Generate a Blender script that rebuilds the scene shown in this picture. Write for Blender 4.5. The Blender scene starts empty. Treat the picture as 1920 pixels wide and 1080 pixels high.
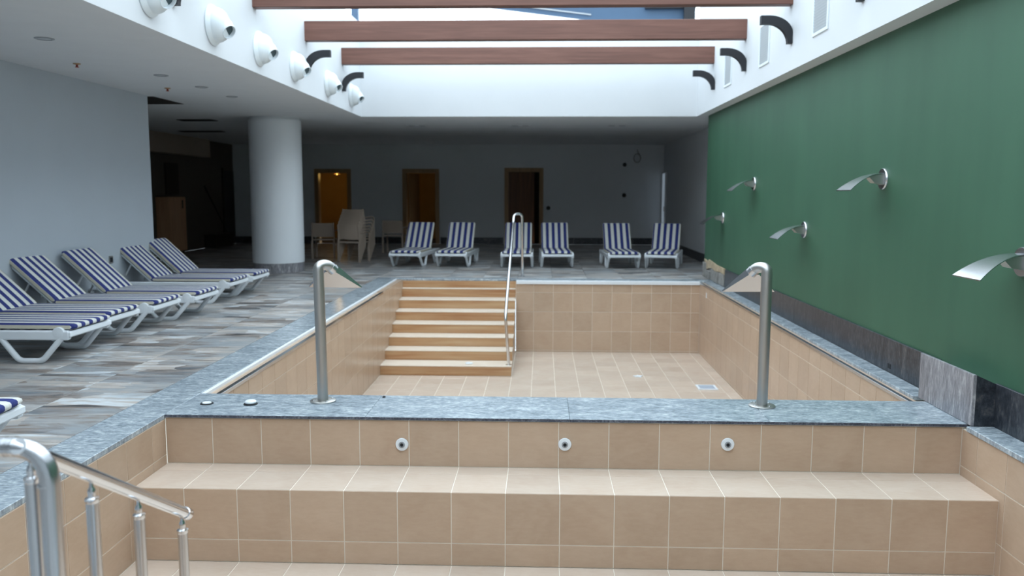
import bpy, math, random
from mathutils import Matrix, Vector, Euler
random.seed(7)
S = bpy.context.scene
COL = S.collection
PI = math.pi

# ------------------------------------------------------------------ camera, sky, exposure
F, PITCH, YAW, ROLL, EYE = 1550.0, math.radians(6.601), math.radians(2.035), math.radians(0.138), 1.53
FW = Vector((-math.sin(YAW)*math.cos(PITCH), math.cos(YAW)*math.cos(PITCH), -math.sin(PITCH)))
_r = Vector((math.cos(YAW), math.sin(YAW), 0)); _u = _r.cross(FW)
RT = _r*math.cos(ROLL) + _u*math.sin(ROLL); UP = _u*math.cos(ROLL) - _r*math.sin(ROLL)
CAM = Vector((0, 0, EYE))
cd = bpy.data.cameras.new('camera'); co = bpy.data.objects.new('camera', cd); COL.objects.link(co)
co.matrix_world = Matrix(((RT.x, UP.x, -FW.x, CAM.x), (RT.y, UP.y, -FW.y, CAM.y), (RT.z, UP.z, -FW.z, CAM.z), (0, 0, 0, 1)))
cd.sensor_width = 36.0; cd.lens = F*36.0/1920.0; cd.clip_end = 200; cd.clip_start = 0.05
cd.dof.use_dof = True; cd.dof.focus_distance = 5.0; cd.dof.aperture_fstop = 2.2
S.camera = co
w = bpy.data.worlds.new('overcast_sky'); S.world = w; w.use_nodes = True
wb = w.node_tree.nodes['Background']; wb.inputs[0].default_value = (0.76, 0.90, 1.0, 1); wb.inputs[1].default_value = 1.0
S.view_settings.view_transform = 'Standard'; S.view_settings.look = 'None'
S.view_settings.exposure = 2.0; S.view_settings.gamma = 1.0; S.view_settings.use_curve_mapping = False


def pix(x, y, ax, v):
    """photo pixel -> point on the plane ax = v"""
    d = FW + RT*((x-960)/F) - UP*((y-540)/F)
    i = 'xyz'.index(ax)
    return CAM + d*((v-CAM[i])/d[i])


# ------------------------------------------------------------------ materials
def srgb(r, g, b):
    def c(v):
        v /= 255.0
        return v/12.92 if v <= 0.04045 else ((v+0.055)/1.055)**2.4
    return (c(r), c(g), c(b), 1.0)


class NT:
    def __init__(s, name, rough=0.5, metal=0.0, spec=None):
        s.m = bpy.data.materials.new(name); s.m.use_nodes = True
        s.t = s.m.node_tree; s.n = s.t.nodes; s.b = s.n['Principled BSDF']
        s.b.inputs['Roughness'].default_value = rough; s.b.inputs['Metallic'].default_value = metal
        if spec is not None: s.b.inputs['Specular IOR Level'].default_value = spec

    def node(s, t, **k):
        n = s.n.new(t)
        for a, v in k.items(): setattr(n, a, v)
        return n

    def link(s, a, b): s.t.links.new(a, b)

    def coord(s, scale=(1, 1, 1), out='Object', rnd=0.0):
        tc = s.node('ShaderNodeTexCoord'); mp = s.node('ShaderNodeMapping')
        mp.inputs['Scale'].default_value = scale
        src = tc.outputs[out]
        if rnd:
            oi = s.node('ShaderNodeObjectInfo'); mu = s.node('ShaderNodeMath', operation='MULTIPLY'); mu.inputs[1].default_value = rnd
            s.link(oi.outputs['Random'], mu.inputs[0])
            va = s.node('ShaderNodeVectorMath', operation='ADD'); s.link(src, va.inputs[0]); s.link(mu.outputs[0], va.inputs[1]); src = va.outputs[0]
        s.link(src, mp.inputs[0])
        return mp.outputs[0]

    def noise(s, vec, scale, detail=4, rough=0.55, dist=0.0):
        n = s.node('ShaderNodeTexNoise'); s.link(vec, n.inputs['Vector'])
        n.inputs['Scale'].default_value = scale; n.inputs['Detail'].default_value = detail
        n.inputs['Roughness'].default_value = rough; n.inputs['Distortion'].default_value = dist
        return n.outputs['Fac']

    def ramp(s, fac, stops):
        r = s.node('ShaderNodeValToRGB'); e = r.color_ramp.elements
        while len(e) < len(stops): e.new(0.5)
        for i, (p, c) in enumerate(stops): e[i].position = p; e[i].color = c
        s.link(fac, r.inputs[0]); return r.outputs[0]

    def mix(s, fac, a, b, mode='MIX'):
        m = s.node('ShaderNodeMix', data_type='RGBA', blend_type=mode)
        for v, i in ((fac, 0), (a, 6), (b, 7)):
            if hasattr(v, 'links') or hasattr(v, 'is_linked'): s.link(v, m.inputs[i])
            else: m.inputs[i].default_value = v
        return m.outputs[2]

    def randval(s, lo, hi):
        oi = s.node('ShaderNodeObjectInfo'); mr = s.node('ShaderNodeMapRange')
        s.link(oi.outputs['Random'], mr.inputs[0]); mr.inputs[3].default_value = lo; mr.inputs[4].default_value = hi
        return mr.outputs[0]

    def scale_col(s, col, fac):
        v = s.node('ShaderNodeVectorMath', operation='SCALE'); s.link(col, v.inputs[0]); s.link(fac, v.inputs['Scale']); return v.outputs[0]

    def base(s, c):
        if hasattr(c, 'is_linked'): s.link(c, s.b.inputs['Base Color'])
        else: s.b.inputs['Base Color'].default_value = c
        return s

    def bump(s, h, strength=0.2, dist=0.005):
        b = s.node('ShaderNodeBump'); b.inputs['Strength'].default_value = strength; b.inputs['Distance'].default_value = dist
        s.link(h, b.inputs['Height']); s.link(b.outputs[0], s.b.inputs['Normal']); return s


def plain(name, c, rough=0.5, metal=0.0, var=0.04, sc=3.0, bump=0.0):
    """paint, plastic: one colour with a faint mottling of its own"""
    k = NT(name, rough, metal); v = k.coord(); f = k.noise(v, sc, 5)
    lo = tuple(x*(1-var) for x in c[:3])+(1,); hi = tuple(min(1, x*(1+var)) for x in c[:3])+(1,)
    k.base(k.ramp(f, [(0.3, lo), (0.7, hi)]))
    if bump: k.bump(k.noise(v, 180, 3), bump, 0.002)
    return k.m


M = {}
def tile_material(name, a, b, c, rough):
    k = NT(name, rough, 0, 0.4); v = k.coord(rnd=40)
    f = k.noise(v, 2.6, 6, 0.6, 0.8); col = k.ramp(f, [(0.28, a), (0.5, b), (0.72, c)])
    f2 = k.noise(k.coord((1, 3, 1), rnd=23), 14, 4, 0.6)
    col = k.mix(0.25, col, k.ramp(f2, [(0.35, a), (0.65, c)]))
    k.base(k.scale_col(col, k.randval(0.94, 1.05)))
    return k.m
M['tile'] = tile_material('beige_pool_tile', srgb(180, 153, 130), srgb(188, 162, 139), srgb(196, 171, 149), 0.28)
M['tile_lit'] = tile_material('sky_lit_beige_tile', srgb(198, 177, 160), srgb(204, 185, 169), srgb(210, 193, 178), 0.22)  # same beige tile, paler: light from above put into its colour
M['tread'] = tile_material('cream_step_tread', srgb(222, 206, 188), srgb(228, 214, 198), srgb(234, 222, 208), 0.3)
M['grout'] = plain('pale_grout', srgb(226, 216, 202), 0.85)
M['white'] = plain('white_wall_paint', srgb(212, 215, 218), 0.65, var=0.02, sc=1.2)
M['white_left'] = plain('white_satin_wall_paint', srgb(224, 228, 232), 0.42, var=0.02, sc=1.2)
M['wall_shaded'] = plain('shaded_white_wall_paint', srgb(186, 194, 202), 0.4, var=0.02, sc=1.2)  # white paint with the left wall's shade put into its colour
M['ceil'] = plain('white_ceiling_paint', srgb(210, 212, 213), 0.8, var=0.02)
k = NT('green_wall_paint', 0.55); v = k.coord(); f = k.noise(v, 1.1, 4); f2 = k.noise(k.coord((1, 1, 0.15)), 3, 3)
c = k.ramp(f, [(0.3, srgb(50, 88, 66)), (0.7, srgb(57, 97, 74))])
k.base(k.mix(0.3, c, k.ramp(f2, [(0.35, srgb(48, 84, 64)), (0.65, srgb(60, 99, 76))]))).bump(k.noise(v, 160, 3), 0.08, 0.002); M['green'] = k.m


def granite(name, cols, sc, rough, stretch=(1, 1, 1), rnd=9):
    k = NT(name, rough); v = k.coord(stretch, rnd=rnd)
    f = k.noise(v, sc, 8, 0.72, 1.2); f2 = k.noise(v, sc*5.5, 5, 0.7)
    m = k.node('ShaderNodeMath', operation='ADD'); m2 = k.node('ShaderNodeMath', operation='MULTIPLY'); m2.inputs[1].default_value = 0.5
    k.link(f, m.inputs[0]); k.link(f2, m.inputs[1]); k.link(m.outputs[0], m2.inputs[0])
    k.base(k.ramp(m2.outputs[0], [(0.37, cols[0]), (0.48, cols[1]), (0.55, cols[2]), (0.645, cols[3])])); return k.m
M['granite'] = granite('blue_grey_granite', [srgb(108, 118, 127), srgb(146, 156, 164), srgb(170, 179, 185), srgb(216, 221, 224)], 4.5, 0.2, (1, 2.4, 1))
M['granite_edge'] = granite('rough_granite_edge', [srgb(40, 44, 54), srgb(66, 70, 82), srgb(96, 100, 112), srgb(140, 145, 150)], 14, 0.7)
M['marble_dark'] = granite('dark_grey_marble', [srgb(26, 29, 34), srgb(46, 50, 57), srgb(64, 67, 73), srgb(100, 97, 94)], 5, 0.32, (1, 2.4, 0.7))
M['marble_light'] = granite('light_grey_marble', [srgb(98, 98, 104), srgb(128, 127, 132), srgb(150, 148, 152), srgb(196, 194, 194)], 4, 0.32, (1, 3.0, 0.6))
# weathered plank-print deck tile: short stripes of grey, brown and blue printed across each tile
k = NT('weathered_plank_print_tile', 0.36, 0, 0.5)
v = k.coord((1.1, 4.2, 1), rnd=57); f = k.noise(v, 1.8, 6, 0.66, 0.8)
br = k.node('ShaderNodeTexBrick'); _n = k.node('ShaderNodeTexNoise'); _n.inputs['Scale'].default_value = 3.0; k.link(k.coord((1, 2, 1), rnd=5), _n.inputs['Vector'])
_vm = k.node('ShaderNodeVectorMath', operation='MULTIPLY_ADD'); _vm.inputs[1].default_value = (.5, .16, 0); k.link(_n.outputs['Color'], _vm.inputs[0]); k.link(k.coord((1, 1, 1), rnd=31), _vm.inputs[2]); k.link(_vm.outputs[0], br.inputs['Vector'])
br.inputs['Color1'].default_value = (0, 0, 0, 1); br.inputs['Color2'].default_value = (1, 1, 1, 1); br.inputs['Mortar'].default_value = (0.5, 0.5, 0.5, 1)
br.inputs['Scale'].default_value = 1; br.inputs['Mortar Size'].default_value = 0; br.inputs['Brick Width'].default_value = 0.52; br.inputs['Row Height'].default_value = 0.21
f3 = k.mix(0.30, f, br.outputs['Color'])
c = k.ramp(f3, [(0.30, srgb(66, 66, 68)), (0.39, srgb(134, 120, 110)), (0.48, srgb(156, 158, 159)), (0.58, srgb(182, 170, 160)), (0.68, srgb(208, 212, 214))])
f4 = k.noise(k.coord((0.5, 1.6, 1), rnd=13), 2.2, 3)
c = k.mix(k.ramp(f4, [(0.45, (0, 0, 0, 1)), (0.65, (0.55, 0.55, 0.55, 1))]), c, srgb(140, 150, 158))
k.base(c); M['deck'] = k.m
M['deck_joint'] = plain('dark_deck_joint', srgb(92, 92, 94), 0.9)


def wood(name, cols, along, rough=0.45, sc=1.0, rnd=17):
    st = {'x': (0.7, 9, 9), 'z': (9, 9, 0.7)}[along]
    k = NT(name, rough); v = k.coord(tuple(q*sc for q in st), rnd=rnd); f = k.noise(v, 1.6, 6, 0.6, 0.6)
    g = k.noise(k.coord(tuple(q*sc*(0.5 if q < 1 else 6) for q in st), rnd=rnd), 1.2, 3)
    c = k.ramp(f, [(0.3, cols[0]), (0.5, cols[1]), (0.7, cols[2])])
    k.base(k.mix(0.3, c, k.ramp(g, [(0.35, cols[0]), (0.65, cols[2])]))); return k.m
M['beam'] = wood('red_brown_timber', [srgb(88, 54, 43), srgb(103, 66, 54), srgb(118, 80, 67)], 'x', 0.5)
M['riser'] = wood('honey_wood_print_riser', [srgb(160, 106, 66), srgb(186, 146, 106), srgb(196, 164, 128)], 'x', 0.32, 0.6)
M['door_wood'] = wood('brown_door_wood', [srgb(80, 46, 26), srgb(100, 60, 34), srgb(120, 76, 44)], 'z', 0.45)
M['frame_wood'] = wood('oak_door_frame', [srgb(140, 108, 72), srgb(160, 126, 88), srgb(176, 142, 102)], 'z', 0.5)
M['steel'] = NT('brushed_stainless_steel', 0.24, 1.0).base((0.62, 0.63, 0.65, 1)).m
M['steel_dull'] = NT('dull_stainless_steel', 0.38, 1.0).base((0.5, 0.49, 0.47, 1)).m
M['chrome'] = NT('polished_chrome', 0.12, 1.0).base((0.74, 0.75, 0.77, 1)).m
M['plastic'] = plain('white_plastic', srgb(228, 232, 236), 0.38, var=0.02)
M['cream'] = plain('cream_cushion_piping', srgb(206, 200, 182), 0.8)
M['nozzle'] = plain('white_nozzle_enamel', srgb(228, 236, 240), 0.4, var=0.01)
M['nozzle_dark'] = plain('dark_nozzle_throat', srgb(70, 90, 96), 0.5)
M['black'] = plain('black_iron_paint', srgb(20, 22, 28), 0.5)
M['louvre'] = plain('grey_louvre', srgb(178, 184, 188), 0.5)
M['taupe'] = plain('taupe_resin', srgb(164, 148, 134), 0.6)
M['tan_plaster'] = plain('broken_tan_plaster', srgb(176, 158, 132), 0.95, var=0.2, sc=9, bump=0.4)
M['grey_mortar'] = plain('grey_mortar', srgb(138, 136, 132), 0.95, var=0.3, sc=12, bump=0.4)
M['recess_shaded'] = plain('recess_wall_with_shade', srgb(84, 76, 70), 0.7)  # darkened so that the colour carries the shade of the recess
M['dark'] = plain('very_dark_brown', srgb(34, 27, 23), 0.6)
M['cab_lit'] = wood('warm_lit_cabinet_wood', [srgb(176, 132, 98), srgb(194, 150, 114), srgb(206, 164, 128)], 'z', 0.55)  # wood lightened: the warm light on the cabinet is in its colour
M['warm_wall'] = plain('warm_ochre_wall', srgb(196, 160, 96), 0.8)
M['cardboard'] = plain('brown_cardboard', srgb(176, 132, 80), 0.85)
M['blue_steel'] = plain('blue_grey_roof_sheet', srgb(52, 78, 104), 0.45)
M['red'] = plain('red_sprinkler_bulb', srgb(150, 60, 50), 0.4)
M['grey_metal'] = plain('grey_ceiling_fitting', srgb(150, 154, 158), 0.5)
M['cap_dark'] = plain('dark_rubber', srgb(32, 34, 38), 0.7)
M['drain'] = plain('pale_blue_drain_grate', srgb(176, 186, 200), 0.45)
M['bulb'] = NT('lit_bulb', 0.5).base((1, 0.7, 0.3, 1)).m
_b = M['bulb'].node_tree.nodes['Principled BSDF']; _b.inputs['Emission Color'].default_value = (1, 0.55, 0.14, 1); _b.inputs['Emission Strength'].default_value = 1.2
M['pane'] = NT('frosted_daylight_pane', 0.4).base((0.7, 0.8, 0.9, 1)).m
_b = M['pane'].node_tree.nodes['Principled BSDF']; _b.inputs['Emission Color'].default_value = (0.7, 0.85, 1, 1); _b.inputs['Emission Strength'].default_value = 0.05
# striped cushion: printed lengthwise stripes across the local width (y)
k = NT('blue_white_striped_canvas', 0.85)
tc = k.node('ShaderNodeTexCoord'); sx = k.node('ShaderNodeSeparateXYZ'); k.link(tc.outputs['Object'], sx.inputs[0])
a = k.node('ShaderNodeMath', operation='MULTIPLY_ADD'); a.inputs[1].default_value = 1/0.128; a.inputs[2].default_value = 10.0; k.link(sx.outputs['Y'], a.inputs[0])
b = k.node('ShaderNodeMath', operation='FRACT'); k.link(a.outputs[0], b.inputs[0])
g = k.node('ShaderNodeMath', operation='GREATER_THAN'); g.inputs[1].default_value = 0.5; k.link(b.outputs[0], g.inputs[0])
f = k.noise(k.coord(), 60, 3)
k.base(k.mix(g.outputs[0], k.ramp(f, [(0.3, srgb(34, 44, 104)), (0.7, srgb(44, 56, 122))]), k.ramp(f, [(0.3, srgb(206, 206, 200)), (0.7, srgb(220, 220, 214))])))
M['stripe'] = k.m


# ------------------------------------------------------------------ mesh builder
class MB:
    def __init__(s): s.v = []; s.f = []

    def add(s, vs, fs):
        o = len(s.v); s.v += [tuple(p) for p in vs]; s.f += [tuple(i+o for i in q) for q in fs]; return s

    def box(s, a, b, ch=0.0):
        x0, x1 = sorted((a[0], b[0])); y0, y1 = sorted((a[1], b[1])); z0, z1 = sorted((a[2], b[2]))
        if not ch:
            return s.add([(x0, y0, z0), (x1, y0, z0), (x1, y1, z0), (x0, y1, z0), (x0, y0, z1), (x1, y0, z1), (x1, y1, z1), (x0, y1, z1)],
                         [(0, 3, 2, 1), (4, 5, 6, 7), (0, 1, 5, 4), (1, 2, 6, 5), (2, 3, 7, 6), (3, 0, 4, 7)])
        c = min(ch, (x1-x0)/2.1, (y1-y0)/2.1, (z1-z0)/2.1)
        def ring(z, d): return [(x0+d, y0+d, z), (x1-d, y0+d, z), (x1-d, y1-d, z), (x0+d, y1-d, z)]
        vs = ring(z0, c)+ring(z0+c, 0)+ring(z1-c, 0)+ring(z1, c)
        fs = [(3, 2, 1, 0), (12, 13, 14, 15)]
        for r in range(3):
            for i in range(4):
                j = (i+1) % 4; fs.append((r*4+i, r*4+j, r*4+4+j, r*4+4+i))
        return s.add(vs, fs)

    def tube(s, path, r, seg=14, cap=True):
        P = [Vector(p) for p in path]; n = len(P)
        R = r if isinstance(r, (list, tuple)) else [r]*n
        T = []
        for i in range(n):
            t = (P[min(i+1, n-1)]-P[max(i-1, 0)]); T.append(t.normalized())
        up = Vector((0, 0, 1)) if abs(T[0].z) < 0.9 else Vector((1, 0, 0))
        N = (up-T[0]*up.dot(T[0])).normalized(); vs = []
        for i in range(n):
            N = (N-T[i]*N.dot(T[i])).normalized(); B = T[i].cross(N)
            for j in range(seg):
                a = 2*PI*j/seg; vs.append(P[i]+(N*math.cos(a)+B*math.sin(a))*R[i])
        fs = []
        for i in range(n-1):
            for j in range(seg):
                q = (j+1) % seg; fs.append((i*seg+j, i*seg+q, (i+1)*seg+q, (i+1)*seg+j))
        if cap: fs += [tuple(range(seg))[::-1], tuple(range((n-1)*seg, n*seg))]
        return s.add(vs, fs)

    def lathe(s, prof, seg=32, o=(0, 0, 0), axis='z', cap=True):
        """prof: (radius, height) along the axis"""
        vs = []; n = len(prof)
        for r, h in prof:
            for j in range(seg):
                a = 2*PI*j/seg; x, y = r*math.cos(a), r*math.sin(a)
                p = {'z': (x, y, h), 'x': (h, x, y), 'y': (y, h, x)}[axis]
                vs.append((p[0]+o[0], p[1]+o[1], p[2]+o[2]))
        fs = []
        for i in range(n-1):
            for j in range(seg):
                q = (j+1) % seg; fs.append((i*seg+j, i*seg+q, (i+1)*seg+q, (i+1)*seg+j))
        if cap: fs += [tuple(range(seg))[::-1], tuple(range((n-1)*seg, n*seg))]
        return s.add(vs, fs)

    def prism(s, poly, a, b, axis='y'):
        """poly in the two other coordinates, extruded from a to b along the axis"""
        n = len(poly)
        def P(p, h): return {'y': (p[0], h, p[1]), 'x': (h, p[0], p[1]), 'z': (p[0], p[1], h)}[axis]
        vs = [P(p, a) for p in poly]+[P(p, b) for p in poly]
        fs = [tuple(range(n))[::-1], tuple(range(n, 2*n))]+[(i, (i+1) % n, n+(i+1) % n, n+i) for i in range(n)]
        return s.add(vs, fs)

    def mesh(s, name, mat, smooth=False):
        m = bpy.data.meshes.new(name); m.from_pydata(s.v, [], s.f); m.validate()
        import bmesh
        bm = bmesh.new(); bm.from_mesh(m); bmesh.ops.recalc_face_normals(bm, faces=bm.faces); bm.to_mesh(m); bm.free()
        if smooth:
            m.shade_smooth(); m.set_sharp_from_angle(angle=math.radians(smooth if smooth is not True else 38))
        m.materials.append(mat if not isinstance(mat, str) else M[mat])
        return m


WORLD = {}
def link(name, mesh, parent=None, mat4=None, world=True):
    o = bpy.data.objects.new(name, mesh); COL.objects.link(o)
    m = mat4 if mat4 is not None else Matrix.Identity(4)
    if parent is not None:
        o.parent = parent
        if world: o.matrix_parent_inverse = WORLD[parent.name].inverted()
    o.matrix_basis = m
    WORLD[o.name] = m if (world or parent is None) else WORLD[parent.name] @ m
    return o
def part(name, mb, mat, parent, smooth=False, mat4=None, world=True): return link(name, mb.mesh(name, mat, smooth), parent, mat4, world)
def tag(o, label=None, cat=None, group=None, kind=None):
    if label: o['label'] = label
    if cat: o['category'] = cat
    if group: o['group'] = group
    if kind: o['kind'] = kind
    return o
def empty(name, loc, rz=0.0):
    return link(name, None, None, Matrix.Translation(loc) @ Matrix.Rotation(rz, 4, 'Z'))
def struct(name, mb, mat, label=None, cat=None, smooth=False):
    o = link(name, mb.mesh(name, mat, smooth)); tag(o, label, cat, kind='structure'); return o
def copy_tree(o, parent=None):
    c = o.copy(); COL.objects.link(c); c.parent = parent
    WORLD[c.name] = WORLD[o.name]
    for ch in list(o.children): copy_tree(ch, c)
    return c
def place(o, loc, rz=0.0):
    o.matrix_basis = Matrix.Translation(loc) @ Matrix.Rotation(rz, 4, 'Z'); WORLD[o.name] = o.matrix_basis


def fillet(pts, r, n=7):
    P = [Vector(p) for p in pts]; out = [P[0]]
    for i in range(1, len(P)-1):
        a = (P[i-1]-P[i]); b = (P[i+1]-P[i]); d = min(r, a.length*.49, b.length*.49)
        p0 = P[i]+a.normalized()*d; p1 = P[i]+b.normalized()*d
        for t in range(n+1):
            q = t/n; out.append(p0*(1-q)**2+P[i]*2*q*(1-q)+p1*q*q)
    return out+[P[-1]]


_tc = {}
def tile_mesh(a, b, t, ch, mat):
    key = (round(a, 4), round(b, 4), t, ch, mat)
    if key not in _tc:
        vs = [(-a/2+d, -b/2+d, z) if i == 0 else (a/2-d, -b/2+d, z) if i == 1 else (a/2-d, b/2-d, z) if i == 2 else (-a/2+d, b/2-d, z)
              for d, z in ((0, -t), (0, -ch), (ch, 0)) for i in range(4)]
        fs = [(8, 9, 10, 11)]+[(r*4+i, r*4+(i+1) % 4, r*4+4+(i+1) % 4, r*4+4+i) for r in range(2) for i in range(4)]
        m = bpy.data.meshes.new('tile'); m.from_pydata(vs, [], fs); m.materials.append(M[mat]); _tc[key] = m
    return _tc[key]


def edges(a, b, step, first=None):
    """cut positions from a to b; the first piece may be a cut one"""
    out = [a]; x = a+(first if first else step)
    while x < b-1e-4: out.append(x); x += step
    if b-out[-1] < 0.02 and len(out) > 1: out.pop()
    return out+[b]


class Tiler:
    """lays tiles over plane cells; keeps the nearest ones as objects, joins the rest"""
    def __init__(s): s.cells = []
    def plane(s, parent, o, u, v, us, vs, mat, gap=0.0065, t=0.009, ch=0.0012, vis=None, name='tile'):
        u, v = Vector(u), Vector(v); n = u.cross(v); o = Vector(o)
        R = Matrix((u, v, n)).transposed().to_4x4()
        for i in range(len(us)-1):
            for j in range(len(vs)-1):
                a, b = us[i+1]-us[i]-gap, vs[j+1]-vs[j]-gap
                if a < 0.01 or b < 0.01: continue
                c = o+u*((us[i]+us[i+1])/2)+v*((vs[j]+vs[j+1])/2)
                s.cells.append((parent, Matrix.Translation(c) @ R, a, b, t, ch, mat, (vis(c) if vis else True), name))
    def build(s, limit, rest_parent, rest_name):
        def size(c):
            d = c[1].translation-CAM; n = c[1].to_3x3().col[2]
            return c[2]*c[3]*abs(n.dot(d.normalized()))/d.length_squared
        seen = sorted([c for c in s.cells if c[7]], key=size, reverse=True)
        keep, rest = seen[:limit], seen[limit:]+[c for c in s.cells if not c[7]]
        for p, mt, a, b, t, ch, mat, _, nm in keep: link(nm, tile_mesh(a, b, t, ch, mat), p, mt)
        by = {}
        for c in rest: by.setdefault(c[6], []).append(c)
        for mat, cs in by.items():
            mb = MB()
            for p, mt, a, b, t, ch, _, _, _ in cs:
                mb.add([mt @ Vector(q) for q in ((-a/2, -b/2, -t), (a/2, -b/2, -t), (a/2, b/2, -t), (-a/2, b/2, -t), (-a/2, -b/2, 0), (a/2, -b/2, 0), (a/2, b/2, 0), (-a/2, b/2, 0))],
                       [(4, 5, 6, 7), (0, 1, 5, 4), (1, 2, 6, 5), (2, 3, 7, 6), (3, 0, 4, 7)])
            m = bpy.data.meshes.new(rest_name); m.from_pydata(mb.v, [], mb.f); m.materials.append(M[mat])
            tag(link(rest_name, m, rest_parent), kind='stuff')


# ------------------------------------------------------------------ main dimensions (metres, deck = 0)
T = 0.3426                      # pool tile module
XL, XR = -2.60, 2.83            # small pool walls
Y0, Y1 = 5.503, 6.09            # divider between the pools
YB = 5.015                      # front of the bench in the small pool
ZB, ZF = -0.352, -0.835         # bench, small pool floor
YN = 1.55                       # near edge of the small pool
PL, PR = -2.47, 2.765           # large pool walls
YF = 14.40                      # large pool far wall
ZP = -1.27                      # large pool floor
CL = -2.94                      # outer edge of left coping
H = 2.92                        # soffit
AL, AR = -3.366, 2.83           # light well walls
YS = 15.52                      # light well far wall
WL = -5.77                      # left wall
WR = 3.013                      # right wall
YBK = 24.5                      # back wall
XRF = 3.56                      # right wall of the back area
XREC = -9.18                    # left wall of the dark recess
YWE = 12.12                     # end of the left wall
YC = -2.6                       # wall behind the camera
ZTOP = 4.62                     # top of the light well

# ------------------------------------------------------------------ the room
# floor base (joint colour) with holes where the pools are, tiles laid on it as children
b = MB()
zt = -0.006
for x0, x1, y0, y1 in ((XREC, CL, YC, YBK), (CL, XRF+.2, 14.75, YBK), (CL, WR, YC, YN-.3)):
    b.box((x0, y0, -0.3), (x1, y1, zt))
floor = struct('floor', b, 'deck_joint', 'grey weathered plank-print tile deck around the two pools', 'floor')
dt = Tiler(); DS = 0.628
vis = lambda c: c.y > 3.2 and (c.x > -6.1 or c.y > 12.5) and c.y < 18.5
dt.plane(floor, (CL, 0, 0), (-1, 0, 0), (0, -1, 0), edges(0, CL-XREC, DS), [-y for y in edges(YC, 14.75, DS, 0.52)][::-1], 'deck', gap=0.005, t=0.012, vis=vis)
dt.plane(floor, (CL, 0, 0), (-1, 0, 0), (0, -1, 0), edges(0, CL-XREC, DS), [-y for y in edges(14.75, YBK, DS)][::-1], 'deck', gap=0.005, t=0.012, vis=vis)
dt.plane(floor, (CL, 0, 0), (1, 0, 0), (0, 1, 0), edges(0, XRF-CL, DS), edges(14.75, YBK, DS), 'deck', gap=0.005, t=0.012, vis=vis)
dt.plane(floor, (CL, 0, 0), (1, 0, 0), (0, 1, 0), edges(0, WR-CL, DS), edges(YC, YN-.3, DS), 'deck', gap=0.005, t=0.012, vis=lambda c: False)
dt.build(270, floor, 'distant_tile')

wl = struct('wall_left', MB().box((XREC-.2, YC, 0), (WL, YWE, H+.12)), 'wall_shaded', 'smooth white wall behind the row of sun loungers', 'wall')
struct('wall_recess', MB().box((XREC-.2, YWE, 0), (XREC, YBK+.2, H+.12)), 'recess_shaded', 'shadowed side wall of the dark recess behind the column', 'wall')
bulk = struct('trim_1', MB().box((XREC, YWE, 2.45), (XREC+.22, 22.3, H)), 'taupe', 'boxed bulkhead under the ceiling of the dark recess', 'bulkhead')
struct('wall_front', MB().box((XREC-.2, YC-.2, 0), (WR+.3, YC, 3.3)), 'white', 'plain white wall behind the viewer', 'wall')
wr = struct('wall_right', MB().box((WR, YC-.2, -1.4), (WR+.25, 15.36, H+.12)), 'green', 'long green painted wall with steel water spouts', 'wall')
struct('wall_right_back', MB().box((XRF, 15.0, 0), (XRF+.2, YBK+.2, H+.12)), 'white', 'pale side wall of the shaded back area', 'wall')
struct('wall_corner', MB().box((WR+.25, 15.1, 0), (XRF, 15.36, H+.12)), 'white', 'short return wall behind the far end of the green wall', 'wall')
DOORS = [(-6.69, -5.70, 2.155), (-4.07, -3.08, 2.16), (-1.05, -0.005, 2.195)]
b = MB(); x = XREC-.2
for a, c, z in DOORS:
    b.box((x, YBK, 0), (a, YBK+.2, H+.12)); b.box((a, YBK, z), (c, YBK+.2, H+.12)); x = c
b.box((x, YBK, 0), (XRF+.2, YBK+.2, H+.12))
wb_ = struct('wall_back', b, 'white', 'shaded white back wall with three wooden doorways', 'wall')
# soffits and the light well
b = MB()
b.box((XREC-.2, YC-.2, H), (AL-.001, YBK+.2, H+.12))
b.box((AL-.001, YS+.001, H), (XRF+.2, YBK+.2, H+.12))
b.box((AL-.001, YC-.2, H), (AR, YC+.6, H+.12))
ceil = struct('ceiling', b, 'ceil', 'flat white ceiling around the open light well', 'ceiling')
struct('wall_upper_left', MB().box((AL-.2, YC+.6, H+.002), (AL, YS, ZTOP)), 'white', 'white light well wall carrying the round air nozzles', 'wall')
struct('wall_upper_right', MB().box((AR, YC+.6, H), (WR+.25, YS, ZTOP+1.0)), 'white', 'white light well wall carrying the air grilles', 'wall')
struct('wall_upper_back', MB().box((AL-.2, YS, H+.002), (WR+.25, YS+.2, ZTOP)), 'white', 'bright white end wall of the light well', 'wall')
struct('wall_upper_front', MB().box((AL-.2, YC+.4, H+.12), (WR+.25, YC+.6, ZTOP+.6)), 'white', 'light well wall behind the viewer', 'wall')  # out of view; top raised to cut low sky light on the back wall

# back wall baseboard of dark stone slabs
b = MB().box((XREC, YBK-.006, 0), (DOORS[0][0]-.08, YBK, .2))
bb = struct('baseboard_back', b, 'marble_dark', 'dark stone baseboard along the back wall', 'baseboard')
for a, c in ((DOORS[0][1]+.08, DOORS[1][0]-.08), (DOORS[1][1]+.08, DOORS[2][0]-.08), (DOORS[2][1]+.08, XRF)):
    n = max(1, round((c-a)/0.8))
    for i in range(n):
        part('stone_slab', MB().box((a+(c-a)*i/n+.003, YBK-.018, 0.004), (a+(c-a)*(i+1)/n-.003, YBK, .2), .003), 'marble_dark', bb)
b2 = struct('baseboard_right', MB().box((XRF-.006, 15.37, 0), (XRF, YBK-.02, .2)), 'marble_dark', 'dark stone baseboard along the side wall of the back area', 'baseboard')
for i in range(11):
    y = 15.4+i*.82
    part('stone_slab', MB().box((XRF-.018, y+.003, .004), (XRF, y+.817, .2), .003), 'marble_dark', b2)

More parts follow.
